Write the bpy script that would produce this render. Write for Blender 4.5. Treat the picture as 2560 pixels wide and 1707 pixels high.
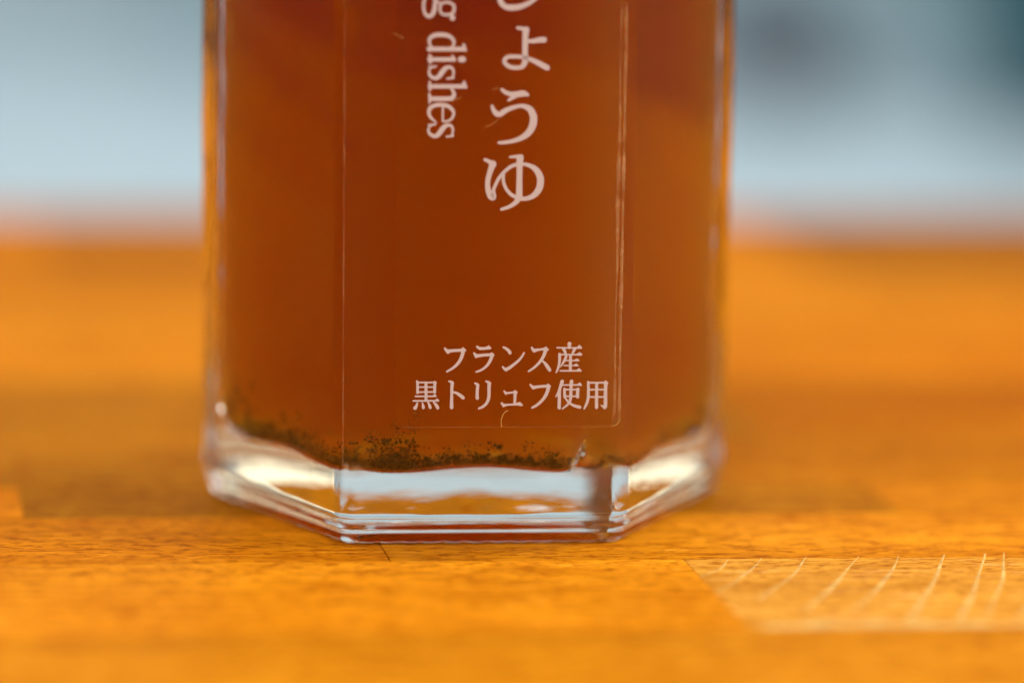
import bpy, bmesh, math, random
from mathutils import Vector, Matrix
from mathutils.geometry import tessellate_polygon

MM = 0.001
R = math.radians
rnd = random.Random(7)
scene = bpy.context.scene
for o in list(bpy.data.objects):
    bpy.data.objects.remove(o)

# ------------------------------------------------------------------ camera
cam_data = bpy.data.cameras.new('camera')
cam = bpy.data.objects.new('camera', cam_data)
scene.collection.objects.link(cam)
scene.camera = cam
EL, DIST, ROLL = R(10.332), 333.5 * MM, R(0.7775)
TARGET = Vector((4.177 * MM, 0, 14.83 * MM))
look = Vector((0, math.cos(EL), -math.sin(EL)))
right = Vector((1, 0, 0))
up = right.cross(look)
r2 = right * math.cos(ROLL) + up * math.sin(ROLL)
u2 = -right * math.sin(ROLL) + up * math.cos(ROLL)
rot = Matrix((r2, u2, -look)).transposed()
cam.matrix_world = Matrix.Translation(TARGET - look * DIST) @ rot.to_4x4()
cam_data.sensor_width = 36
cam_data.lens = 122.45
cam_data.clip_start = 0.01
cam_data.clip_end = 50
cam_data.dof.use_dof = True
cam_data.dof.focus_distance = 0.3118
cam_data.dof.aperture_fstop = 6.6
cam_data.dof.aperture_blades = 0

# ------------------------------------------------------------------ world, lamps and added fills (indoor, soft window light)
world = bpy.data.worlds.new('World')
scene.world = world
world.use_nodes = True
bg = world.node_tree.nodes['Background']
bg.inputs[0].default_value = (0.95, 0.62, 0.36, 1)
bg.inputs[1].default_value = 0.11


def area_lamp(name, loc, target, sx, sy, power, col):
    d = bpy.data.lights.new(name, 'AREA')
    d.shape = 'RECTANGLE'
    d.size, d.size_y = sx, sy
    d.energy = power
    d.color = col
    o = bpy.data.objects.new(name, d)
    scene.collection.objects.link(o)
    o.location = loc
    o.rotation_euler = (Vector(target) - Vector(loc)).to_track_quat('-Z', 'Y').to_euler()
    return o


area_lamp('window_light', (1.15, 0.22, 0.72), (0, 0.03, 0.02), 0.8, 0.8, 22, (0.96, 0.98, 1.0))
area_lamp('side_fill', (-0.95, 0.80, 0.42), (0, 0, 0.02), 0.8, 0.42, 1.3, (1.0, 0.84, 0.52))  # unseen fill, added to turn the glass base facets cream
area_lamp('back_fill', (0.95, 0.85, 0.42), (0, 0, 0.02), 0.8, 0.42, 1.5, (1.0, 0.86, 0.56))  # its unseen counterpart on the right, added for the same cream facets
area_lamp('ceiling_light', (-0.2, 1.0, 1.5), (-0.1, 0.8, 0), 1.8, 1.0, 20, (0.97, 0.98, 1.0))
area_lamp('front_fill', (-0.45, -0.95, 1.15), (0, 0, 0.02), 0.8, 0.8, 13, (0.93, 0.97, 1.0))  # unseen fill from the front, added to brighten the lettering

scene.view_settings.view_transform = 'Standard'
scene.view_settings.look = 'None'
scene.view_settings.exposure = 0
scene.view_settings.gamma = 1
scene.view_settings.use_curve_mapping = False
cy = scene.cycles
cy.use_denoising = True
cy.max_bounces = 18
cy.transmission_bounces = 16
cy.glossy_bounces = 8
cy.diffuse_bounces = 4
cy.volume_bounces = 8
cy.transparent_max_bounces = 16
cy.sample_clamp_indirect = 6
cy.caustics_reflective = True
cy.caustics_refractive = True
cy.blur_glossy = 0.3


# ------------------------------------------------------------------ helpers
def link(name, me, mat=None, parent=None):
    o = bpy.data.objects.new(name, me)
    scene.collection.objects.link(o)
    if mat and me is not None and not me.materials:
        me.materials.append(mat)
    if parent:
        o.parent = parent
    return o


def mesh(name, verts, faces, smooth=False):
    me = bpy.data.meshes.new(name)
    me.from_pydata([tuple(v) for v in verts], [], faces)
    bm = bmesh.new()
    bm.from_mesh(me)
    bmesh.ops.recalc_face_normals(bm, faces=bm.faces)
    bm.to_mesh(me)
    bm.free()
    if smooth:
        me.shade_smooth()
    return me


def tag(o, label=None, cat=None, group=None, kind=None):
    if label: o['label'] = label
    if cat: o['category'] = cat
    if group: o['group'] = group
    if kind: o['kind'] = kind
    return o


def new_mat(name):
    m = bpy.data.materials.new(name)
    m.use_nodes = True
    nt = m.node_tree
    for n in list(nt.nodes):
        nt.nodes.remove(n)
    out = nt.nodes.new('ShaderNodeOutputMaterial')
    return m, nt, out


def principled(name, col, rough=0.5, spec=0.5):
    m, nt, out = new_mat(name)
    p = nt.nodes.new('ShaderNodeBsdfPrincipled')
    p.inputs['Base Color'].default_value = (*col, 1)
    p.inputs['Roughness'].default_value = rough
    p.inputs['Specular IOR Level'].default_value = spec
    nt.links.new(p.outputs[0], out.inputs[0])
    return m, nt, p


# ------------------------------------------------------------------ materials
def wood_material():
    m, nt, p = principled('oiled_wood', (0.7, 0.3, 0.03), 0.42, 0.003)
    L = nt.links.new
    N = nt.nodes.new
    tc = N('ShaderNodeTexCoord')
    info = N('ShaderNodeObjectInfo')
    off = N('ShaderNodeVectorMath'); off.operation = 'MULTIPLY_ADD'
    comb = N('ShaderNodeCombineXYZ')
    for i in range(3):
        L(info.outputs['Random'], comb.inputs[i])
    off.inputs[1].default_value = (3.1, 1.7, 0.9)
    L(comb.outputs[0], off.inputs[0])
    L(tc.outputs['Object'], off.inputs[2])

    def noise(scale, stretch, detail=4, rough=0.6, dist=0.0):
        mp = N('ShaderNodeMapping')
        mp.inputs['Scale'].default_value = stretch
        L(off.outputs[0], mp.inputs[0])
        n = N('ShaderNodeTexNoise')
        n.inputs['Scale'].default_value = scale
        n.inputs['Detail'].default_value = detail
        n.inputs['Roughness'].default_value = rough
        n.inputs['Distortion'].default_value = dist
        L(mp.outputs[0], n.inputs['Vector'])
        return n

    def ramp(src, a, b, ca, cb):
        r = N('ShaderNodeValToRGB')
        r.color_ramp.elements[0].position = a
        r.color_ramp.elements[1].position = b
        r.color_ramp.elements[0].color = (*ca, 1)
        r.color_ramp.elements[1].color = (*cb, 1)
        L(src, r.inputs[0])
        return r

    def mul(a, b, fac=1.0):
        x = N('ShaderNodeMix'); x.data_type = 'RGBA'; x.blend_type = 'MULTIPLY'
        x.inputs[0].default_value = fac
        L(a, x.inputs[6]); L(b, x.inputs[7])
        return x.outputs[2]

    broad = noise(60, (0.35, 1.0, 1.0), 3, 0.55, 0.6)       # figure of the board
    bands = noise(170, (0.22, 1.0, 1.0), 3, 0.6, 0.5)       # growth lines along the grain
    fibre = noise(900, (0.16, 1.0, 1.0), 3, 0.7)            # fibre streaks
    pores = noise(2200, (0.3, 1.0, 1.0), 2, 0.6)            # fine pores
    c = ramp(broad.outputs['Fac'], 0.34, 0.68, (0.88, 0.82, 0.66), (1.08, 1.08, 1.08)).outputs[0]
    c = mul(c, ramp(bands.outputs['Fac'], 0.36, 0.62, (0.93, 0.88, 0.78), (1.05, 1.05, 1.05)).outputs[0])
    c = mul(c, ramp(fibre.outputs['Fac'], 0.35, 0.60, (0.80, 0.70, 0.50), (1.08, 1.10, 1.2)).outputs[0])
    c = mul(c, ramp(pores.outputs['Fac'], 0.36, 0.50, (0.62, 0.46, 0.25), (1.03, 1.03, 1.03)).outputs[0])
    fleck = noise(1500, (0.14, 1.0, 1.0), 2, 0.5)
    c = mul(c, ramp(fleck.outputs['Fac'], 0.58, 0.70, (1.0, 1.0, 1.0), (1.18, 1.30, 2.6)).outputs[0])
    c = mul(c, info.outputs['Color'])
    L(c, p.inputs['Base Color'])
    rr = N('ShaderNodeMapRange')
    rr.inputs['To Min'].default_value = 0.34
    rr.inputs['To Max'].default_value = 0.56
    L(fibre.outputs['Fac'], rr.inputs[0])
    L(rr.outputs[0], p.inputs['Roughness'])
    add = N('ShaderNodeMath'); add.operation = 'ADD'
    L(fibre.outputs['Fac'], add.inputs[0]); L(pores.outputs['Fac'], add.inputs[1])
    b = N('ShaderNodeBump')
    b.inputs['Strength'].default_value = 0.6
    b.inputs['Distance'].default_value = 0.00012
    L(add.outputs[0], b.inputs['Height'])
    L(b.outputs[0], p.inputs['Normal'])
    return m


def glass_material():
    m, nt, out = new_mat('clear_glass')
    g = nt.nodes.new('ShaderNodeBsdfGlass')
    g.inputs['IOR'].default_value = 1.52
    g.inputs['Roughness'].default_value = 0.0
    g.inputs['Color'].default_value = (0.985, 0.995, 0.99, 1)
    tc = nt.nodes.new('ShaderNodeTexCoord')
    n = nt.nodes.new('ShaderNodeTexNoise')
    n.inputs['Scale'].default_value = 240
    n.inputs['Detail'].default_value = 2
    b = nt.nodes.new('ShaderNodeBump')
    b.inputs['Strength'].default_value = 0.12
    b.inputs['Distance'].default_value = 0.0004
    nt.links.new(tc.outputs['Object'], n.inputs['Vector'])
    nt.links.new(n.outputs['Fac'], b.inputs['Height'])
    nt.links.new(b.outputs[0], g.inputs['Normal'])
    nt.links.new(g.outputs[0], out.inputs[0])
    return m


def liquid_material():
    # interface glass -> watery sauce, filled with a cloudy amber liquid
    m, nt, out = new_mat('cloudy_amber_sauce')
    g = nt.nodes.new('ShaderNodeBsdfGlass')
    g.inputs['IOR'].default_value = 1.36 / 1.52
    g.inputs['Roughness'].default_value = 0.0
    nt.links.new(g.outputs[0], out.inputs['Surface'])
    sc = nt.nodes.new('ShaderNodeVolumeScatter')
    sc.inputs['Color'].default_value = (1, 1, 1, 1)
    sc.inputs['Density'].default_value = 115
    sc.inputs['Anisotropy'].default_value = 0.55
    ab = nt.nodes.new('ShaderNodeVolumeAbsorption')
    D = 600.0
    sa = (18.5, 112.0, 560.0)
    ab.inputs['Density'].default_value = D
    ab.inputs['Color'].default_value = tuple(1 - s / D for s in sa) + (1,)
    add = nt.nodes.new('ShaderNodeAddShader')
    nt.links.new(sc.outputs[0], add.inputs[0])
    nt.links.new(ab.outputs[0], add.inputs[1])
    nt.links.new(add.outputs[0], out.inputs['Volume'])
    return m


def film_material():
    m, nt, out = new_mat('clear_label_film')
    t = nt.nodes.new('ShaderNodeBsdfTransparent')
    t.inputs[0].default_value = (0.97, 0.95, 0.94, 1)
    g = nt.nodes.new('ShaderNodeBsdfGlossy')
    g.inputs['Roughness'].default_value = 0.08
    mx = nt.nodes.new('ShaderNodeMixShader')
    mx.inputs[0].default_value = 0.02
    nt.links.new(t.outputs[0], mx.inputs[1])
    nt.links.new(g.outputs[0], mx.inputs[2])
    nt.links.new(mx.outputs[0], out.inputs[0])
    return m


def film_edge_material():
    m, nt, out = new_mat('film_edge')
    t = nt.nodes.new('ShaderNodeBsdfTransparent')
    d = nt.nodes.new('ShaderNodeBsdfPrincipled')
    d.inputs['Base Color'].default_value = (0.86, 0.60, 0.30, 1)
    d.inputs['Roughness'].default_value = 0.3
    tc = nt.nodes.new('ShaderNodeTexCoord')
    n = nt.nodes.new('ShaderNodeTexNoise')
    n.inputs['Scale'].default_value = 420
    n.inputs['Detail'].default_value = 6
    n.inputs['Roughness'].default_value = 0.7
    mr = nt.nodes.new('ShaderNodeMapRange')
    mr.inputs['From Min'].default_value = 0.38
    mr.inputs['From Max'].default_value = 0.72
    mr.inputs['To Min'].default_value = 0.02
    mr.inputs['To Max'].default_value = 0.62
    mx = nt.nodes.new('ShaderNodeMixShader')
    nt.links.new(tc.outputs['Object'], n.inputs['Vector'])
    nt.links.new(n.outputs['Fac'], mr.inputs[0])
    nt.links.new(mr.outputs[0], mx.inputs[0])
    nt.links.new(t.outputs[0], mx.inputs[1])
    nt.links.new(d.outputs[0], mx.inputs[2])
    nt.links.new(mx.outputs[0], out.inputs[0])
    return m


def score_highlight_material():
    m, nt, out = new_mat('raw_wood_and_highlight')
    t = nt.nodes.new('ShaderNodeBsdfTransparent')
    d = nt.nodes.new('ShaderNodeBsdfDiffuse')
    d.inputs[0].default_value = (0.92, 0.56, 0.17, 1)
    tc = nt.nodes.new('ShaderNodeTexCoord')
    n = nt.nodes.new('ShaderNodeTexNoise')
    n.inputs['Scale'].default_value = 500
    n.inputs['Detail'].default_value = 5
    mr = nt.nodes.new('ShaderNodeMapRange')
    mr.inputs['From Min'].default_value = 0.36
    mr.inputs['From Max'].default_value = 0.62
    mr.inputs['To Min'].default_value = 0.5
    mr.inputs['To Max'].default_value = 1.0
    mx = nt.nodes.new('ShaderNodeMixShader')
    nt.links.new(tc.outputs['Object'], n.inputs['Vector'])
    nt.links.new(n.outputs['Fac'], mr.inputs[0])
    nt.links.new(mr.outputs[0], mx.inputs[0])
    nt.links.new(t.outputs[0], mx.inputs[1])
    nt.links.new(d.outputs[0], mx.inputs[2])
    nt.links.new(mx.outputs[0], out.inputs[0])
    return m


def painted(name, col, rough, var=0.08, scale=14):
    m, nt, p = principled(name, col, rough, 0.4)
    tc = nt.nodes.new('ShaderNodeTexCoord')
    n = nt.nodes.new('ShaderNodeTexNoise')
    n.inputs['Scale'].default_value = scale
    n.inputs['Detail'].default_value = 5
    r = nt.nodes.new('ShaderNodeValToRGB')
    r.color_ramp.elements[0].color = tuple(c * (1 - var) for c in col) + (1,)
    r.color_ramp.elements[1].color = tuple(min(1, c * (1 + var)) for c in col) + (1,)
    nt.links.new(tc.outputs['Object'], n.inputs['Vector'])
    nt.links.new(n.outputs['Fac'], r.inputs[0])
    nt.links.new(r.outputs[0], p.inputs['Base Color'])
    return m


WOOD = wood_material()
GLASS = glass_material()
LIQUID = liquid_material()
FILM = film_material()
FILM_EDGE = film_edge_material()
INK = painted('white_ink', (0.82, 0.84, 0.92), 0.45, 0.05, 900)
GRAIN_DARK = painted('truffle_grain', (0.040, 0.024, 0.012), 0.7, 0.5, 500)
GRAIN_TAN = painted('pale_truffle_grain', (0.20, 0.10, 0.03), 0.7, 0.4, 500)
FIBRE = painted('yellowish_fibre', (0.72, 0.45, 0.12), 0.5, 0.1, 500)
SCORE_HIGHLIGHT = score_highlight_material()  # pale scores, and the highlight painted on the stave edge
CAP = painted('black_cap_metal', (0.03, 0.03, 0.03), 0.35)
WALL = painted('pale_blue_grey_paint', (0.60, 0.73, 0.78), 0.8, 0.05)
COUNTER = painted('white_laminate', (0.42, 0.53, 0.58), 0.45, 0.03)
BOX = painted('blue_grey_card', (0.30, 0.42, 0.46), 0.7, 0.1)
BOWL = painted('plum_grey_glaze', (0.15, 0.14, 0.18), 0.35, 0.2)
POT = painted('dark_teal_glaze', (0.035, 0.12, 0.15), 0.35, 0.2)

# ------------------------------------------------------------------ tabletop of glued staves
TH = R(5)
core = bmesh.new()
bmesh.ops.create_cube(core, size=1, matrix=Matrix.Translation((-0.1, -0.135, -0.0181)) @ Matrix.Diagonal((1.036, 0.640, 0.022, 1)))
cm = bpy.data.meshes.new('tabletop')
core.to_mesh(cm); core.free()
table = link('tabletop', cm, WOOD)
table.rotation_euler.z = TH
table.color = (0.60, 0.24, 0.03, 1)
tag(table, kind='structure')

# row boundaries across the grain (mm), and for each row the joints along it with a tint per stave
AMB = (0.80, 0.280, 0.008)


def tint(k, warm=0.0):
    return (AMB[0] * k, AMB[1] * k * (1 - warm), AMB[2] * k * max(0.3, 1 - 5 * warm), 1)


rows = [
    (-155, -128, [(-160, .9), (-70, 1.0), (35, .85), (110, 1.0)]),
    (-128, -101, [(-160, 1.0), (-20, .92), (60, 1.0)]),
    (-101, -76, [(-160, .9), (-90, 1.05), (15, .95), (95, .9)]),
    (-76, -51.3, [(-160, 1.0), (-52, 0.92), (48, .95), (120, .9)]),
    (-51.3, -27.3, [(-160, .95), (-62, 1.08), (18.6, 1.22), (96, 1.0)]),
    (-27.3, -9.8, [(-160, 1.0), (-75, 0.98), (-9.6, 0.95), (88, .9)]),
    (-9.8, 3.0, [(-160, .9), (-110, 1.12), (-42.5, .58), (40, .76), (120, .9)]),
    (3.0, 26, [(-160, .8), (-66, .68), (20, .62), (100, .65)]),
    (26, 57, [(-160, .9), (-90, .54), (32, .64), (130, .9)]),
    (57, 83, [(-160, .9), (-70, .86), (30, .88), (112, .8)]),
    (83, 108, [(-160, .85), (-100, .84), (12, .88), (75, .8)]),
    (108, 135, [(-160, .8), (-80, .68), (18, .84), (62, .72)]),
    (135, 187, [(-160, .7), (-48, .54), (24, .74), (56, .42)]),
]
rows = [(y0, y1, [(-620, .9), (-480, .95), (-350, .85), (-235, 1.0)] + segs[:0] + [(x if i else -160 + rnd.uniform(-15, 15), k) for i, (x, k) in enumerate(segs)] + [(165 + rnd.uniform(-10, 20), .8), (250, .9), (340, .8)])
        for y0, y1, segs in rows]
y = -155
while y > -450:                                   # plain staves towards the near end of the table
    w = rnd.uniform(23, 28)
    xs = [-620]
    while xs[-1] < 330:
        xs.append(xs[-1] + rnd.uniform(70, 130))
    rows.append((max(y - w, -456), y, [(x, rnd.uniform(.75, 1.05)) for x in xs]))
    y -= w
ENDSKEW = 0.10


def stave_mesh(x0, x1, y0, y1, h, skew, g=0.012):
    b = 0.06
    x0 += g; x1 -= g; y0 += 0.012; y1 -= 0.012
    v, f = [], []
    for inset, z in ((0, -7.0), (0, -b), (b * .3, -b * .3), (b, 0)):
        for sx, sy in ((x0 + inset, y0 + inset), (x1 - inset, y0 + inset), (x1 - inset, y1 - inset), (x0 + inset, y1 - inset)):
            dx = -(sy - (y0 + y1) / 2) * skew if -610 < sx < 410 else 0
            v.append(((sx + dx) * MM, sy * MM, (z + h) * MM))
    for k in range(3):
        for i in range(4):
            j = (i + 1) % 4
            f.append((4 * k + i, 4 * k + j, 4 * k + 4 + j, 4 * k + 4 + i))
    f.append((3, 2, 1, 0))
    f.append((12, 13, 14, 15))
    return mesh('stave', v, f)


light_stave = None
for y0, y1, segs in rows:
    xs = [s[0] for s in segs] + [420]
    for i, (x0, k) in enumerate(segs):
        h = -rnd.uniform(0, 0.02)
        o = link('stave', stave_mesh(x0, xs[i + 1], y0, y1, h, ENDSKEW, 0.06 if y0 == -27.3 else 0.012), WOOD, table)
        w = rnd.uniform(-0.06, 0.06) + (0.08 if x0 > 10 and -10 < y0 < 60 else 0)
        o.color = tint(k, w)
        if y0 == -51.3 and x0 == 18.6:
            light_stave = o
            o.color = (0.88, 0.40, 0.05, 1)

# pale scores across the light stave (table frame, mm): (x top, y top) -> (x bottom, y bottom)
scores = [((23.7, -25.6), (20.8, -32.0)), ((26.8, -24.9), (22.1, -37.2)), ((30.8, -24.4), (25.5, -39.3)),
          ((35.5, -23.8), (29.1, -43.5)), ((39.2, -23.4), (33.4, -42.5)), ((43.4, -22.7), (37.6, -45.9)),
          ((47.1, -22.1), (42.0, -45.3)), ((48.9, -21.6), (44.5, -43.4)), ((52.2, -22.6), (47.0, -44.7)),
          ((56.0, -22.0), (50.6, -45.0)), ((61.0, -21.6), (55.5, -44.0))]
ct, st = math.cos(TH), math.sin(TH)


def to_table(x, y):
    return x * ct + y * st, -x * st + y * ct


def scratch_mesh(a, b, w, bow):
    v, f = [], []
    n = 14
    d = Vector((b[0] - a[0], b[1] - a[1])); nrm = Vector((-d.y, d.x)).normalized()
    for i in range(n + 1):
        t = i / n
        c = Vector(a) + d * t + nrm * (bow * math.sin(math.pi * t) + 0.05 * math.sin(11 * t + a[0]))
        ww = w * (0.35 + 0.65 * min(1, t * 2)) * (1 + 0.25 * math.sin(7 * t + a[0] * 2)) / 2
        for s, z in ((-1, 0.002), (0, 0.03), (1, 0.002)):
            p = c + nrm * ww * s
            v.append((p.x * MM, p.y * MM, z * MM))
        if i:
            q = 3 * i
            f += [(q - 3, q - 2, q + 1, q), (q - 2, q - 1, q + 2, q + 1)]
    return mesh('score', v, f)


for i, (a, b) in enumerate(scores):
    w = (0.22, 0.26, 0.30, 0.3, 0.32, 0.42, 0.36, 0.26, 0.3, 0.3, 0.25)[i]
    link('score', scratch_mesh(to_table(*a), to_table(*b), w * 1.05, rnd.uniform(0.1, 0.6)), SCORE_HIGHLIGHT, light_stave)

# bevel highlight painted as a pale strip along the near edge of that stave
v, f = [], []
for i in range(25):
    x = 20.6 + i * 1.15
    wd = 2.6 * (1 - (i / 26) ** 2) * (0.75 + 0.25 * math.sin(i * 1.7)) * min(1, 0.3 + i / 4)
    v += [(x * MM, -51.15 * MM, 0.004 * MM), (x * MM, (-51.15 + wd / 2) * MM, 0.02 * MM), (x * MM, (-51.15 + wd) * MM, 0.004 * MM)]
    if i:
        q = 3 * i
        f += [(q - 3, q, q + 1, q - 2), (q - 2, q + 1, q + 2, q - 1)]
link('edge_highlight', mesh('edge_highlight', v, f), SCORE_HIGHLIGHT, light_stave)

# ------------------------------------------------------------------ the bottle
S = 25.55
APO = S * math.sqrt(3) / 2
RC = 2.5
bottle = bpy.data.objects.new('sauce_bottle', None)
scene.collection.objects.link(bottle)
bottle.rotation_euler.z = R(5)
bottle.location = (-0.2 * MM, 0, 0.02 * MM)
tag(bottle, 'hexagonal clear glass bottle of cloudy amber sauce with white lettering, on the wooden tabletop', 'bottle')

NF, NA = 64, 12


def hex_ring(apo, r):
    """rounded hexagon: list of (x, y, nx, ny, face, t) in mm; the front face looks along -y"""
    pts = []
    h = (apo - r) * math.tan(R(30))
    for k in range(6):
        a = R(-90 + 60 * k)
        n = Vector((math.cos(a), math.sin(a))); e = Vector((-n.y, n.x))
        for i in range(NF):
            t = -1 + 2 * i / NF
            p = n * apo + e * (h * t)
            pts.append((p.x, p.y, n.x, n.y, k, t))
        c = n * (apo - r) + e * h
        for i in range(NA):
            b = a + R(60) * i / NA
            q = c + Vector((math.cos(b), math.sin(b))) * r
            pts.append((q.x, q.y, math.cos(b), math.sin(b), k, 1 + i / NA))
    return pts


def loft(name, rings, closed_bottom, closed_top):
    v, f = [], []
    n = len(rings[0])
    for r in rings:
        v += r
    for k in range(len(rings) - 1):
        for i in range(n):
            j = (i + 1) % n
            f.append((k * n + i, k * n + j, k * n + n + j, k * n + n + i))
    v.append(closed_bottom); c = len(v) - 1
    for i in range(n):
        f.append((c, (i + 1) % n, i))
    v.append(closed_top); c = len(v) - 1
    b = (len(rings) - 1) * n
    for i in range(n):
        f.append((c, b + i, b + (i + 1) % n))
    return mesh(name, [(x * MM, y * MM, z * MM) for x, y, z in v], f, True)


def shoulder(z, z0, z1, apo, neck):
    """0 on the straight body, 1 on the neck; returns (blend to circle, radius factor)"""
    t = max(0.0, min(1.0, (z - z0) / (z1 - z0)))
    return t * t * (3 - 2 * t)


def body_ring(apo, r, z, neck_r, wob, seed, zmod=None):
    out = []
    t = shoulder(z, 104, 122, apo, neck_r)
    for (x, y, nx, ny, k, q) in hex_ring(apo, r):
        w = wob * (math.sin(z * 0.31 + k * 2.1 + seed) * 0.5 + math.sin(q * 2.3 + k * 1.3 + z * 0.11 + seed * 2) * 0.5
                   + 0.35 * math.sin(z * 0.83 + q * 3.1 + k + seed))
        if seed == 2 and k == 0 and 1 < q < 2 and z < 12.5:          # thick glass web in the front right corner
            w -= 2.8 * max(0.0, 1 - (z - 6) / 6.5) * math.sin(math.pi * (q - 1)) ** 2
        if seed == 0.7 and k == 5 and abs(q - 1.5) < 0.1:              # raised ridge down the front left corner
            w += 0.10
        X, Y = x + nx * w, y + ny * w
        if t > 0:
            a = math.atan2(y, x)
            X = X * (1 - t) + neck_r * math.cos(a) * t
            Y = Y * (1 - t) + neck_r * math.sin(a) * t
        Z = z + (zmod(k, q, x, y) if zmod else 0)
        out.append((X, Y, Z))
    return out


# outer glass: recessed foot, stippled bearing edge, rounded heel, straight wall, shoulder, neck
def stipple(k, q, x, y):
    s = (q if q <= 1 else 1) * 11.4
    w = max(0.0, math.sin(2 * math.pi * s / 2.0 + k))
    return 0.16 * w ** 0.7


outer = []
for ins, z in ((20, 2.3), (16, 2.15), (12, 1.95), (9, 1.75), (7, 1.6), (5.4, 1.38), (4.4, 1.1), (3.6, .7), (3.0, .3)):   # push-up under the foot
    outer.append(body_ring(APO - ins, 1.0, z, 0, 0.0, 0))
outer.append(body_ring(APO - 2.3, 1.0, 0.06, 0, 0.0, 0, stipple))
outer.append(body_ring(APO - 1.55, 1.1, 0.02, 0, 0.0, 0, stipple))
outer.append(body_ring(APO - 1.05, 1.3, 0.14, 0, 0.0, 0, lambda k, q, x, y: .6 * stipple(k, q, x, y)))
# rounded heel with two faint mould steps
for ins, z in ((.86, .32), (.79, .52), (.77, .72), (.75, .95), (.70, 1.12), (.58, 1.28), (.48, 1.42), (.44, 1.60), (.42, 1.85), (.41, 2.15), (.37, 2.36), (.24, 2.54), (.12, 2.70), (.05, 2.90), (0, 3.15), (0, 3.6)):
    outer.append(body_ring(APO - ins, RC - ins * .6, z, 0, 0.0, 0))
z = 4.0
while z < 104.1:
    outer.append(body_ring(APO, RC, z, 0, min(0.05, (z - 3.6) * 0.02), 0.7))
    z += 1.0 if z < 60 else 4.0
for z in (106, 108.5, 111, 113.5, 116, 118.5, 120.5, 122, 130, 138):
    outer.append(body_ring(APO, RC, z, 13.0, 0.0, 0.7))
glass = link('glass', loft('glass', outer, (0, 0, 2.36), (0, 0, 138)), GLASS, bottle)

# inner cavity = the sauce
IAPO, IRC = APO - 2.7, 5.8
FLOOR, FIL = 6.0, 2.8


def bow(k, q, x, y):
    """the cavity's lower edge bows up along the middle of each face"""
    if q > 1:
        return 0.0
    return 0.55 * math.cos(q * math.pi * 0.5) ** 2


inner = []
for ins, dz in ((14, 1.1), (10, 0.9), (6.5, 0.5), (4.6, 0.2)):
    inner.append(body_ring(IAPO - ins, 2.0, FLOOR + dz, 0, 0.0, 2, bow))
for i in range(1, 11):
    a = R(90 * i / 10)
    ins = FIL * (1 - math.sin(a)); zz = FLOOR + FIL * (1 - math.cos(a))
    fade = 1 - i / 10 * 0.5
    inner.append(body_ring(IAPO - ins, IRC - ins * 0.6, zz, 0, 0.02 * i / 10, 2, lambda k, q, x, y, fade=fade: bow(k, q, x, y) * fade))
z = FLOOR + FIL + 0.5
while z < 101:
    fade = max(0, 0.5 - (z - 9) * 0.12)
    inner.append(body_ring(IAPO, IRC, z, 0, 0.02 + min(0.10, (z - 8.8) * 0.02), 2, lambda k, q, x, y, fade=fade: bow(k, q, x, y) * fade))
    z += 1.0 if z < 60 else 4.0
for z in (104, 107, 110, 113, 116, 119, 122, 130):
    inner.append(body_ring(IAPO, IRC, z, 10.0, 0.0, 2))
sauce = link('sauce', loft('sauce', inner, (0, 0, FLOOR + 1.5), (0, 0, 130)), LIQUID, bottle)

# screw cap, above the frame
cv, cf = [], []
prof = [(0, 140.2), (13.6, 140.2), (14.4, 139.4), (14.6, 138), (14.6, 126.4), (14.2, 126.0), (13.25, 126.0), (13.25, 138.2), (0, 138.2)]
nseg = 72
for r_, z_ in prof:
    for i in range(nseg):
        a = 2 * math.pi * i / nseg
        rr = r_ + (0.15 if i % 2 and 14.5 < r_ else 0)
        cv.append((rr * math.cos(a) * MM, rr * math.sin(a) * MM, z_ * MM))
for k in range(len(prof) - 1):
    for i in range(nseg):
        j = (i + 1) % nseg
        cf.append((k * nseg + i, k * nseg + j, k * nseg + nseg + j, k * nseg + nseg + i))
link('cap', mesh('cap', cv, cf), CAP, bottle)

# ------------------------------------------------------------------ truffle sediment in the sauce, along the foot
ico = [Vector(v) for v in ((0, 0, 1), (0.894, 0, .447), (.276, .851, .447), (-.724, .526, .447), (-.724, -.526, .447), (.276, -.851, .447),
                           (.724, .526, -.447), (-.276, .851, -.447), (-.894, 0, -.447), (-.276, -.851, -.447), (.724, -.526, -.447), (0, 0, -1))]
icof = [(0, 1, 2), (0, 2, 3), (0, 3, 4), (0, 4, 5), (0, 5, 1), (1, 6, 2), (2, 7, 3), (3, 8, 4), (4, 9, 5), (5, 10, 1),
        (6, 7, 2), (7, 8, 3), (8, 9, 4), (9, 10, 5), (10, 6, 1), (11, 7, 6), (11, 8, 7), (11, 9, 8), (11, 10, 9), (11, 6, 10)]


def wall_point(face, t, zrel, depth):
    """a point just inside the sauce: face index, t in -1..1 along it (beyond that round the corner), height above the cavity floor"""
    a = R(-90 + 60 * face)
    h = (IAPO - IRC) * math.tan(R(30))
    n = Vector((math.cos(a), math.sin(a))); e = Vector((-n.y, n.x))
    ins = FIL - math.sqrt(max(0, FIL ** 2 - (FIL - zrel) ** 2)) if zrel < FIL else 0
    ins += depth
    if abs(t) <= 1:
        p = n * (IAPO - ins) + e * (h * t)
    else:
        s = 1 if t > 0 else -1
        b = a + s * min(R(60), (abs(t) - 1) * h / IRC)
        p = n * (IAPO - IRC) + e * (h * s) + Vector((math.cos(b), math.sin(b))) * max(0.2, IRC - ins)
    return Vector((p.x, p.y, FLOOR + zrel + bow(face, min(1, abs(t)), 0, 0) * (1 - 0.5 * min(1, zrel / FIL))))


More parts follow.
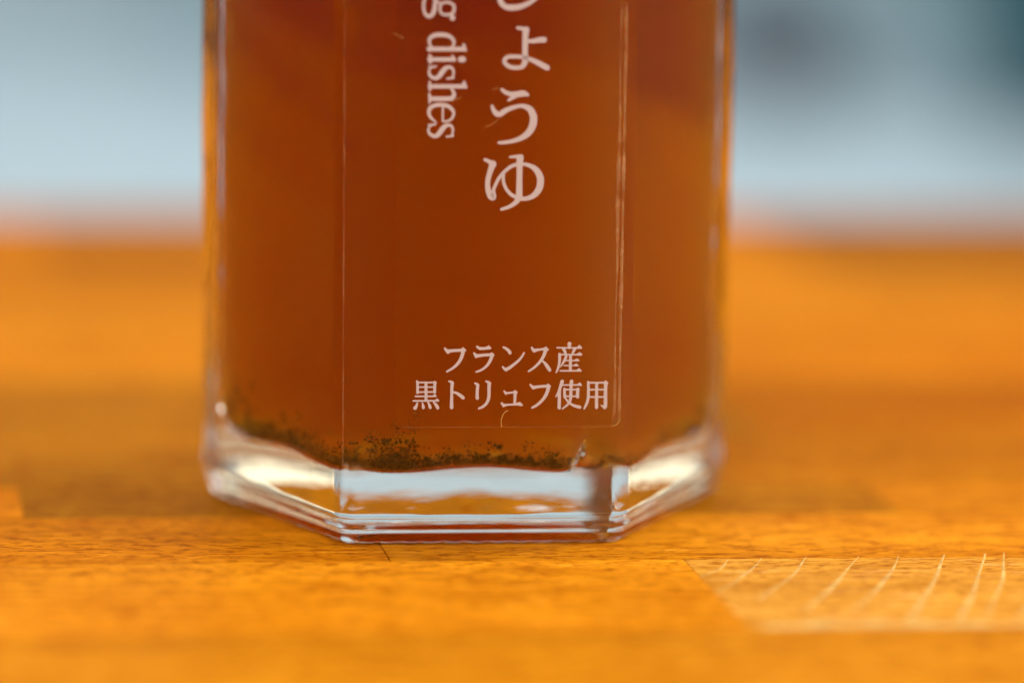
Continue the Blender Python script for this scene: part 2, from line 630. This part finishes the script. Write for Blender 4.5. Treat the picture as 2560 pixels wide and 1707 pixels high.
def sediment(clusters, per, sizes, seed, mat):
    r = random.Random(seed)
    v, f = [], []
    for _ in range(clusters):
        u = r.random()
        if u < 0.36:                                   # left flank, heaped towards its far corner
            face, t = 5, r.uniform(-1.3, 1.3)
            top = 0.7 + 1.4 * max(0, -t) ** 2
        elif u < 0.56:                                 # heap in the front left corner
            face, t = 0, r.uniform(-1.35, -0.75)
            top = 1.1
        elif u < 0.93:                                 # thin drift along the front
            face, t = 0, -1.1 + 2.2 * r.random()
            top = 0.42
        else:
            face, t = 1, r.uniform(-1.2, 1.2)
            top = 0.5
        zc = 0.25 + r.expovariate(1 / top)
        n = int(per * r.uniform(0.2, 1.6))
        spread = r.uniform(0.15, 0.6)
        for _ in range(n):
            z = abs(zc + r.gauss(0, spread * 0.8)) + 0.12
            if z > 6: continue
            tt = t + r.gauss(0, spread) / 9
            d = 0.04 + abs(r.gauss(0, 0.7))
            size = sizes[0] + (sizes[1] - sizes[0]) * r.random() ** 4
            c = wall_point(face, tt, z, d + size)
            sx, sy, sz = (size * r.uniform(.5, 1.5) for _ in range(3))
            b = len(v)
            for q in ico:
                k = r.uniform(.6, 1.2)
                v.append(((c.x + q.x * sx * k) * MM, (c.y + q.y * sy * k) * MM, (c.z + q.z * sz * k) * MM))
            f += [(b + i, b + j, b + k) for i, j, k in icof]
    me = bpy.data.meshes.new('sediment')
    me.from_pydata(v, [], f)
    o = link('sediment', me, mat, sauce)
    o['kind'] = 'stuff'
    return o


sediment(300, 55, (0.012, 0.14), 3, GRAIN_DARK)
sediment(260, 55, (0.012, 0.12), 5, GRAIN_TAN)

# ------------------------------------------------------------------ label film and printed characters
FH = (APO - RC) * math.tan(R(30))


def surf(u, z, off):
    """arc length u along the front face (wrapping round its rounded corners), height z, offset: mm"""
    off += 0.055
    if abs(u) <= FH:
        return (u * MM, -(APO + off) * MM, z * MM)
    s = 1 if u > 0 else -1
    a = (abs(u) - FH) / RC
    return (s * (FH + (RC + off) * math.sin(a)) * MM, -(APO - RC + (RC + off) * math.cos(a)) * MM, z * MM)


LU0, LU1, LZ0, LZ1, LR = -8.0, 12.35, 11.0, 92.0, 0.8
prof = []
for i in range(9):
    a = R(180 + 90 * i / 8)
    prof.append((LU0 + LR * (1 + math.cos(a)), LR * (1 + math.sin(a))))
for i in range(8):
    prof.append((LU0 + LR + (11.0 - LU0 - LR) * (i + 1) / 8, 0))
for i in range(9):
    a = R(270 + 90 * i / 8)
    prof.append((LU1 - LR + LR * math.cos(a), LR * (1 + math.sin(a))))
# film: columns from the lower outline up to the top
lv, lf = [], []
for off in (0.01, 0.06):
    for (u, dz) in prof:
        lv.append(surf(u, LZ0 + dz, off))
    for (u, dz) in prof:
        lv.append(surf(u, LZ1, off))
m_ = len(prof)
for i in range(m_ - 1):
    lf.append((2 * m_ + i, 2 * m_ + i + 1, 3 * m_ + i + 1, 3 * m_ + i))
    lf.append((i + 1, i, m_ + i, m_ + i + 1))
    lf.append((i, i + 1, 2 * m_ + i + 1, 2 * m_ + i))
    lf.append((m_ + i + 1, m_ + i, 3 * m_ + i, 3 * m_ + i + 1))
lf.append((0, 2 * m_, 3 * m_, m_))
lf.append((m_ - 1, 2 * m_ - 1, 4 * m_ - 1, 3 * m_ - 1))
label = link('label', mesh('label', lv, lf), FILM, bottle)
label['label'] = 'clear plastic film label printed with white lettering'


def strip(name, path, widths, mat, parent, off=0.07, lift=0.02):
    """thin raised bead along a path of (u, z)"""
    v, f = [], []
    n = len(path)
    for i, (u, z_) in enumerate(path):
        a = path[max(0, i - 1)]; b = path[min(n - 1, i + 1)]
        d = Vector((b[0] - a[0], b[1] - a[1])).normalized(); nr = Vector((-d.y, d.x))
        w = widths[i] / 2
        v += [surf(u - nr.x * w, z_ - nr.y * w, off), surf(u, z_, off + lift), surf(u + nr.x * w, z_ + nr.y * w, off)]
        if i:
            q = 3 * i
            f += [(q - 3, q - 2, q + 1, q), (q - 2, q - 1, q + 2, q + 1)]
    return link(name, mesh(name, v, f), mat, parent)


# pale raised bead down the front left corner of the glass
path = [(-(FH + RC * 0.50), 7.5 + i * 0.8) for i in range(110)]
strip('corner_bead', path, [0.09 + 0.04 * math.sin(i * .37) for i in range(110)], FILM_EDGE, glass, off=0.10, lift=0.02)

# glued rim along the right edge and the faint lower edge
path = [(LU1 - 0.17, LZ0 + 0.55 + i * 0.4) for i in range(200)]
strip('film_rim', path, [0.26 + 0.05 * math.sin(i * .7) + 0.05 * math.sin(i * .23 + 1) for i in range(200)], FILM_EDGE, label)
path = [(LU1 - 0.62 + 0.03 * math.sin(i * .21), LZ0 + 0.2 + i * 0.4) for i in range(200)]
strip('film_rim', path, [max(.05, 0.20 + 0.14 * math.sin(i * .11 + 2) + .04 * math.sin(i * .9)) for i in range(200)], FILM_EDGE, label)
path = [(LU0 + .6 + i * (LU1 - LU0 - 1.5) / 40, LZ0 + 0.03) for i in range(41)]
strip('film_rim', path, [0.03] * 41, FILM_EDGE, label)
path = [(LU1 - LR + (LR - .05) * math.cos(R(270 + 9 * i)), LZ0 + LR + (LR - .05) * math.sin(R(270 + 9 * i))) for i in range(11)]
strip('film_rim', path, [0.07] * 11, FIBRE, label)


def face_uv(X, Y):
    """print layout: coordinates of the artwork sheet -> mm on the label"""
    u = 0.2 + 3.52664483e-02 * X - 4.89476424e-04 * Y - 43.2350886 + 7.51150944e-07 * X * Y + 9.3e-09 * Y * Y
    v = 2.24374913e-04 * X - 3.46667749e-02 * Y + 48.9548583 - 3.53359072e-07 * X * Y - 7.51979652e-07 * Y * Y
    return u, v


SHEET = {'A': (1190, 0, 5.6), 'B': (1190, 200, 4.612), 'C': (1040, 0, 4.236), 'D': (1020, 940, 9.046),
         'E': (1270, 940, 8.711), 'F': (1090, 840, 11.76), 'G': (1280, 840, 11.76)}


def catmull(pts, n=5):
    if len(pts) < 3:
        return pts
    out = []
    P = [pts[0]] + list(pts) + [pts[-1]]
    for i in range(1, len(P) - 2):
        p0, p1, p2, p3 = P[i - 1], P[i], P[i + 1], P[i + 2]
        for s in range(n):
            t = s / n
            out.append(tuple(0.5 * (2 * b + (c - a) * t + (2 * a - 5 * b + 4 * c - d) * t * t + (-a + 3 * b - 3 * c + d) * t ** 3)
                             for a, b, c, d in zip(p0, p1, p2, p3)))
    out.append(tuple(pts[-1]))
    return out


class Glyph:
    def __init__(self, sheet):
        self.x0, self.y0, self.k = SHEET[sheet]
        self.v, self.f, self.layer = [], [], 0

    def pt(self, x, y):
        return self.x0 + x / self.k, self.y0 + y / self.k

    def add(self, poly2d, tris):
        b = len(self.v)
        off = 0.064 + self.layer * 0.0015
        self.layer += 1
        for x, y in poly2d:
            u, z = face_uv(*self.pt(x, y))
            self.v.append(surf(u, z, off))
        self.f += [tuple(b + i for i in t) for t in tris]

    def s(self, *pts):
        """brush stroke through (x, y, width) with round ends"""
        p = catmull([tuple(map(float, q)) for q in pts])
        n = len(p)
        L, Rr = [], []
        for i in range(n):
            a = p[max(0, i - 1)]; b = p[min(n - 1, i + 1)]
            d = Vector((b[0] - a[0], b[1] - a[1]))
            if d.length < 1e-6: d = Vector((1, 0))
            d.normalize(); nr = Vector((-d.y, d.x)) * max(p[i][2], 4) / 2
            L.append((p[i][0] + nr.x, p[i][1] + nr.y)); Rr.append((p[i][0] - nr.x, p[i][1] - nr.y))
        v = []
        for a, b in zip(L, Rr): v += [a, b]
        self.add(v, [(2 * i, 2 * i + 1, 2 * i + 3, 2 * i + 2) for i in range(n - 1)])
        for q in (p[0], p[-1]):
            self.dot(q[0], q[1], max(q[2], 4) / 2)
        return self

    def b(self, x0, y0, x1, y1, w):
        return self.s((x0, y0, w), (x1, y1, w))

    def dot(self, x, y, r, ry=None):
        ry = ry or r
        self.add([(x + r * math.cos(i * math.pi / 8), y + ry * math.sin(i * math.pi / 8)) for i in range(16)], [tuple(range(16))])
        return self

    def p(self, *pts):
        """filled outline"""
        tris = tessellate_polygon([[Vector((x, y, 0)) for x, y in pts]])
        self.add(list(pts), [tuple(t) for t in tris])
        return self

    def done(self):
        me = bpy.data.meshes.new('character')
        me.from_pydata(self.v, [], self.f)
        bm = bmesh.new(); bm.from_mesh(me)
        bmesh.ops.recalc_face_normals(bm, faces=bm.faces)
        for fc in bm.faces:
            if fc.normal.y > 0: fc.normal_flip()
        bm.to_mesh(me); bm.free()
        return link('character', me, INK, label)


# large vertical hiragana
Glyph('A').s((345, -560, 40), (320, -500, 75), (305, -300, 78), (305, -120, 75), (318, -30, 74), (345, 40, 74), (400, 92, 74), (490, 106, 84), (600, 94, 76), (720, 48, 64), (830, -22, 48), (900, -90, 36)).done()
(Glyph('A').s((572, 390, 42), (630, 398, 52), (690, 425, 74))
 .s((690, 418, 92), (682, 480, 80), (678, 600, 78), (676, 720, 76), (676, 800, 80), (670, 880, 78), (635, 930, 62), (575, 944, 58), (500, 942, 60), (430, 915, 60), (388, 865, 56), (398, 820, 54), (445, 793, 52), (520, 789, 55), (620, 793, 52), (700, 815, 55), (780, 840, 64), (880, 890, 76), (985, 945, 78))
 .s((700, 576, 48), (800, 572, 62), (870, 558, 74), (940, 555, 82)).done())
(Glyph('B').s((290, 108, 36), (340, 143, 48), (400, 160, 54), (470, 160, 68), (540, 152, 68), (588, 168, 36))
 .s((450, 178, 52), (405, 205, 40), (367, 230, 30))
 .s((178, 295, 32), (192, 340, 48), (230, 384, 62), (272, 388, 60), (330, 350, 58), (400, 320, 50), (480, 298, 44), (540, 298, 50), (610, 330, 70), (645, 390, 80), (655, 450, 84), (640, 530, 84), (590, 610, 74), (520, 660, 60), (430, 695, 48), (340, 712, 42), (258, 718, 36)).done())
(Glyph('B').s((95, 912, 35), (140, 933, 46), (195, 970, 64))
 .s((185, 960, 78), (155, 1050, 62), (132, 1130, 58), (126, 1200, 58), (135, 1270, 64), (158, 1330, 72), (188, 1350, 66), (196, 1320, 56), (192, 1270, 40), (215, 1205, 38), (260, 1120, 38), (320, 1050, 38), (390, 995, 40), (460, 970, 42), (540, 965, 40), (600, 978, 46), (670, 1015, 62), (715, 1075, 76), (735, 1140, 80), (725, 1230, 78), (682, 1300, 68), (620, 1345, 55), (540, 1362, 48), (460, 1345, 45), (390, 1308, 40), (335, 1240, 38), (308, 1160, 36), (308, 1090, 34))
 .s((385, 882, 28), (440, 878, 36), (510, 882, 60))
 .s((500, 900, 80), (494, 960, 70), (492, 1100, 66), (490, 1250, 70), (488, 1330, 75), (470, 1378, 62), (430, 1420, 50), (360, 1460, 40), (285, 1482, 34)).done())
# "g dishes" reading downwards
(Glyph('C').s((246, 90, 28), (262, 42, 28), (322, 22, 28), (384, 46, 30), (398, 95, 32), (380, 140, 30), (322, 157, 30), (262, 140, 28), (246, 90, 28))
 .s((360, 150, 24), (378, 170, 36)).dot(380, 188, 29)
 .s((250, 40, 22), (215, 12, 28), (196, 40, 40), (190, 100, 46), (165, 155, 44), (130, 172, 42), (95, 150, 34), (78, 100, 30), (76, 40, 30), (92, -20, 30), (140, -46, 32), (185, -20, 34), (200, 20, 36)).done())
(Glyph('C').s((158, 495, 22), (137, 450, 30), (142, 405, 38), (190, 374, 44), (260, 366, 46), (330, 376, 44), (382, 412, 36), (396, 458, 30), (372, 496, 22))
 .b(130, 518, 505, 518, 46).p((478, 500), (492, 452), (512, 468), (535, 542), (478, 541)).p((118, 490), (140, 490), (140, 545), (126, 545)).done())
(Glyph('C').b(135, 628, 395, 628, 44).p((130, 570), (158, 578), (165, 607), (165, 649), (158, 668), (132, 680)).p((365, 606), (375, 575), (395, 588), (414, 650), (365, 650)).dot(480, 627, 44, 33).done())


def small_s(dx, dy):
    g = Glyph('C')
    P = lambda *q: [(x + dx, y + dy) + tuple(w) for x, y, *w in q]
    g.s(*P((150, 712, 18), (133, 755, 26), (146, 800, 34), (195, 826, 40), (238, 806, 50), (278, 752, 54), (318, 714, 42), (368, 714, 32), (391, 755, 26), (384, 800, 22), (372, 824, 18)))
    g.p(*[(x + dx, y + dy) for x, y in ((120, 698), (222, 690), (212, 708), (142, 730))])
    g.p(*[(x + dx, y + dy) for x, y in ((312, 824), (400, 806), (402, 832), (318, 842))])
    return g.done()


small_s(0, 0)
(Glyph('C').b(140, 912, 505, 912, 44).p((128, 852), (152, 860), (158, 890), (158, 934), (152, 955), (130, 968)).p((478, 892), (490, 862), (512, 850), (540, 934), (478, 934))
 .s((368, 935, 24), (396, 985, 38), (386, 1022, 46), (340, 1042, 48), (150, 1042, 48)).p((124, 980), (148, 985), (156, 1018), (156, 1064), (150, 1085), (128, 1102)).done())
(Glyph('C').s((205, 1290, 18), (152, 1242, 30), (131, 1190, 36), (146, 1140, 42), (195, 1113, 42), (260, 1107, 42), (330, 1120, 42), (380, 1160, 36), (392, 1205, 30), (372, 1252, 28), (330, 1278, 24), (278, 1282, 18)).b(278, 1135, 278, 1278, 22).done())
small_s(-6, 612)
# two short horizontal lines
(Glyph('F').p((212, 345), (240, 292), (325, 362), (500, 352), (725, 342), (772, 290), (880, 385), (835, 432), (720, 428), (500, 440), (400, 455), (330, 505), (280, 450))
 .s((775, 400, 106), (755, 520, 100), (690, 680, 94), (590, 810, 84), (460, 920, 70), (305, 1008, 56)).done())
(Glyph('F').p((1150, 290), (1185, 245), (1260, 290), (1400, 295), (1480, 275), (1530, 240), (1610, 320), (1590, 355), (1500, 365), (1400, 375), (1260, 380), (1200, 340))
 .p((1070, 470), (1100, 440), (1180, 500), (1380, 485), (1570, 475), (1615, 440), (1710, 520), (1670, 575), (1560, 565), (1380, 570), (1200, 600), (1150, 622), (1110, 570))
 .s((1625, 540, 100), (1590, 650, 94), (1520, 780, 84), (1420, 890, 74), (1290, 975, 62), (1165, 1018, 56)).done())
(Glyph('F').s((1962, 300, 60), (2040, 338, 76), (2118, 405, 94), (2152, 462, 98)).s((1940, 872, 56), (1985, 925, 76), (2040, 960, 96))
 .s((2035, 950, 96), (2150, 890, 90), (2270, 800, 82), (2414, 680, 74), (2504, 570, 62), (2566, 464, 54)).done())
(Glyph('G').p((525, 315), (560, 270), (630, 340), (780, 335), (930, 310), (970, 265), (1070, 375), (1030, 405), (900, 390), (780, 400), (690, 430), (625, 460), (570, 410))
 .s((965, 370, 106), (930, 500, 96), (860, 640, 90), (760, 770, 80), (620, 900, 68), (465, 1002, 52)).s((865, 690, 50), (950, 770, 82), (1030, 880, 104), (1085, 968, 98)).done())
(Glyph('G').s((1670, 200, 120), (1665, 250, 94), (1660, 310, 84)).b(1300, 312, 1900, 316, 46).p((1880, 295), (1965, 225), (2045, 310), (2030, 345), (1880, 340))
 .s((1490, 335, 92), (1530, 420, 86), (1552, 490, 70)).s((1830, 335, 92), (1790, 410, 78), (1752, 490, 50)).b(1420, 512, 1900, 516, 48).p((1880, 490), (1970, 435), (2055, 510), (2030, 545), (1880, 540))
 .s((1372, 500, 82), (1378, 640, 84), (1362, 800, 74), (1328, 920, 64), (1278, 1035, 46)).s((1568, 570, 80), (1530, 660, 72), (1470, 770, 58), (1405, 865, 36))
 .b(1700, 530, 1692, 975, 84).b(1550, 686, 1850, 686, 42).p((1820, 665), (1890, 620), (1965, 680), (1945, 710), (1820, 708)).b(1505, 832, 1830, 832, 38).p((1795, 812), (1870, 765), (1945, 835), (1920, 855), (1795, 852))
 .b(1395, 986, 1950, 986, 46).p((1865, 965), (1950, 900), (2035, 985), (2010, 1010), (1865, 1010)).done())
(Glyph('D').s((192, 90, 48), (204, 150, 58), (207, 300, 60), (205, 352, 58)).p((548, 105), (588, 78), (642, 112), (625, 160), (560, 165)).b(594, 130, 590, 345, 64).b(396, 130, 396, 525, 66)
 .b(205, 118, 600, 118, 38).b(240, 222, 560, 222, 33).b(240, 335, 580, 330, 36).b(160, 430, 600, 428, 36).p((540, 412), (600, 378), (640, 432), (620, 446), (540, 446))
 .b(110, 532, 660, 530, 38).p((595, 514), (645, 475), (702, 525), (680, 550), (595, 549))
 .s((200, 572, 32), (182, 640, 60), (148, 695, 80)).s((314, 572, 28), (328, 630, 54), (336, 685, 68)).s((440, 565, 34), (470, 620, 58), (490, 682, 68)).s((570, 565, 40), (628, 630, 68), (658, 690, 72)).done())
(Glyph('D').s((912, 92, 38), (960, 106, 56), (1002, 128, 54)).s((988, 135, 76), (978, 250, 70), (975, 400, 67), (972, 550, 72), (972, 680, 84)).s((1005, 335, 44), (1090, 360, 60), (1180, 420, 78), (1232, 465, 74)).done())
(Glyph('D').s((1498, 135, 42), (1545, 160, 60), (1575, 185, 54)).s((1562, 185, 72), (1552, 300, 68), (1548, 400, 70), (1552, 470, 78))
 .s((1748, 92, 42), (1800, 113, 60), (1840, 138, 52)).s((1822, 145, 82), (1815, 250, 75), (1815, 400, 72), (1800, 500, 72), (1750, 600, 64), (1670, 668, 58), (1588, 704, 46)).done())
(Glyph('E').p((-118, 305), (-95, 285), (-50, 322), (90, 310), (135, 275), (200, 325), (165, 372), (95, 352), (-30, 368), (-72, 388)).s((140, 335, 70), (135, 450, 60), (130, 575, 58))
 .p((-182, 560), (-155, 535), (-100, 578), (60, 572), (190, 552), (245, 535), (310, 600), (290, 630), (180, 612), (0, 616), (-90, 640), (-125, 656)).done())
(Glyph('E').p((445, 160), (470, 138), (530, 185), (700, 172), (832, 162), (855, 130), (925, 195), (890, 250), (810, 226), (700, 230), (580, 248), (528, 272), (490, 230))
 .s((868, 205, 76), (838, 320, 74), (790, 420, 70), (720, 510, 62), (620, 600, 58), (510, 662, 46)).done())
(Glyph('E').s((1165, 90, 76), (1135, 180, 68), (1085, 320, 54), (1025, 425, 28)).s((1105, 260, 62), (1102, 450, 68), (1098, 665, 74)).b(1185, 170, 1560, 166, 34).p((1490, 150), (1550, 110), (1600, 170), (1585, 190), (1490, 186))
 .s((1368, 90, 78), (1358, 200, 68), (1352, 400, 66), (1338, 500, 60), (1290, 585, 48), (1170, 685, 32)).s((1212, 250, 50), (1216, 340, 58), (1216, 430, 58)).s((1508, 262, 76), (1500, 340, 70), (1500, 425, 72))
 .b(1215, 268, 1500, 268, 36).b(1240, 412, 1500, 412, 36).s((1230, 445, 38), (1280, 520, 44), (1340, 570, 50), (1430, 618, 62), (1545, 650, 72)).done())
(Glyph('E').s((1732, 105, 54), (1738, 300, 60), (1730, 450, 60), (1700, 570, 56), (1642, 685, 38)).b(1740, 120, 2120, 118, 40).p((2066, 100), (2110, 65), (2180, 125), (2146, 172), (2070, 160))
 .s((2115, 125, 74), (2110, 300, 74), (2108, 600, 78), (2092, 655, 76)).p((1985, 600), (2075, 612), (2075, 695), (2035, 645)).s((1918, 135, 64), (1916, 400, 66), (1914, 655, 72)).b(1770, 268, 2080, 268, 36).b(1770, 428, 2080, 428, 36).done())

# stray fibres caught on the label
for pts, w in (([(1270, 1023), (1262, 1026), (1254, 1036), (1251, 1050), (1252, 1064)], 0.075),
               ([(983, 82), (990, 86), (1000, 91), (1008, 98)], 0.05),
               ([(1230, 224), (1236, 221), (1243, 220)], 0.06),
               ([(1126, 252), (1134, 249), (1145, 246), (1152, 240)], 0.05),
               ([(1212, 316), (1226, 311), (1236, 304), (1243, 297)], 0.05)):
    P = catmull([tuple(map(float, q)) for q in pts], 4)
    strip('fibre', [face_uv(*q) for q in P], [w] * len(P), FIBRE, label, off=0.10, lift=0.03)

# ------------------------------------------------------------------ what stands far behind, out of focus
def box(name, x0, x1, y0, y1, z0, z1, mat, bev=0.006, parent=None):
    bm = bmesh.new()
    bmesh.ops.create_cube(bm, size=1, matrix=Matrix.Translation(((x0 + x1) / 2, (y0 + y1) / 2, (z0 + z1) / 2)) @ Matrix.Diagonal((x1 - x0, y1 - y0, z1 - z0, 1)))
    bmesh.ops.bevel(bm, geom=bm.edges[:], offset=bev, segments=3, affect='EDGES')
    me = bpy.data.meshes.new(name); bm.to_mesh(me); bm.free()
    return link(name, me, mat, parent)


counter = tag(box('counter', -1.2, 0.58, 0.55, 1.62, -0.14, -0.10, COUNTER), kind='structure')
wall = tag(box('wall', -1.5, 1.3, 1.62, 1.70, -0.80, 1.6, WALL, 0.004), kind='structure')


def lathe(name, prof, loc, mat, n=48):
    v, f = [], []
    for r_, z_ in prof:
        for i in range(n):
            a = 2 * math.pi * i / n
            v.append((loc[0] + r_ * math.cos(a), loc[1] + r_ * math.sin(a), loc[2] + z_))
    for k in range(len(prof) - 1):
        for i in range(n):
            j = (i + 1) % n
            f.append((k * n + i, k * n + j, k * n + n + j, k * n + n + i))
    return link(name, mesh(name, v, f, True), mat)


zc = -0.10
b = box('storage_box', -0.165, 0.36, 1.40, 1.58, zc, zc + 0.17, BOX, 0.008)
tag(b, 'wide blue-grey storage box out of focus on the white counter behind the bottle', 'box')
o = lathe('bowl', [(0.0, 0.0005), (0.022, 0.0), (0.024, 0.004), (0.034, 0.014), (0.040, 0.030), (0.042, 0.042), (0.040, 0.042), (0.037, 0.030), (0.030, 0.016), (0.0, 0.010)], (0.125, 1.27, zc), BOWL)
tag(o, 'small plum-grey bowl out of focus on the white counter', 'bowl')
o = lathe('plant_pot', [(0.0, 0.0005), (0.055, 0.0), (0.060, 0.006), (0.072, 0.060), (0.082, 0.120), (0.086, 0.122), (0.086, 0.134), (0.079, 0.134), (0.074, 0.110), (0.0, 0.108)], (0.262, 1.16, zc), POT)
tag(o, 'dark teal glazed pot out of focus on the white counter', 'pot')
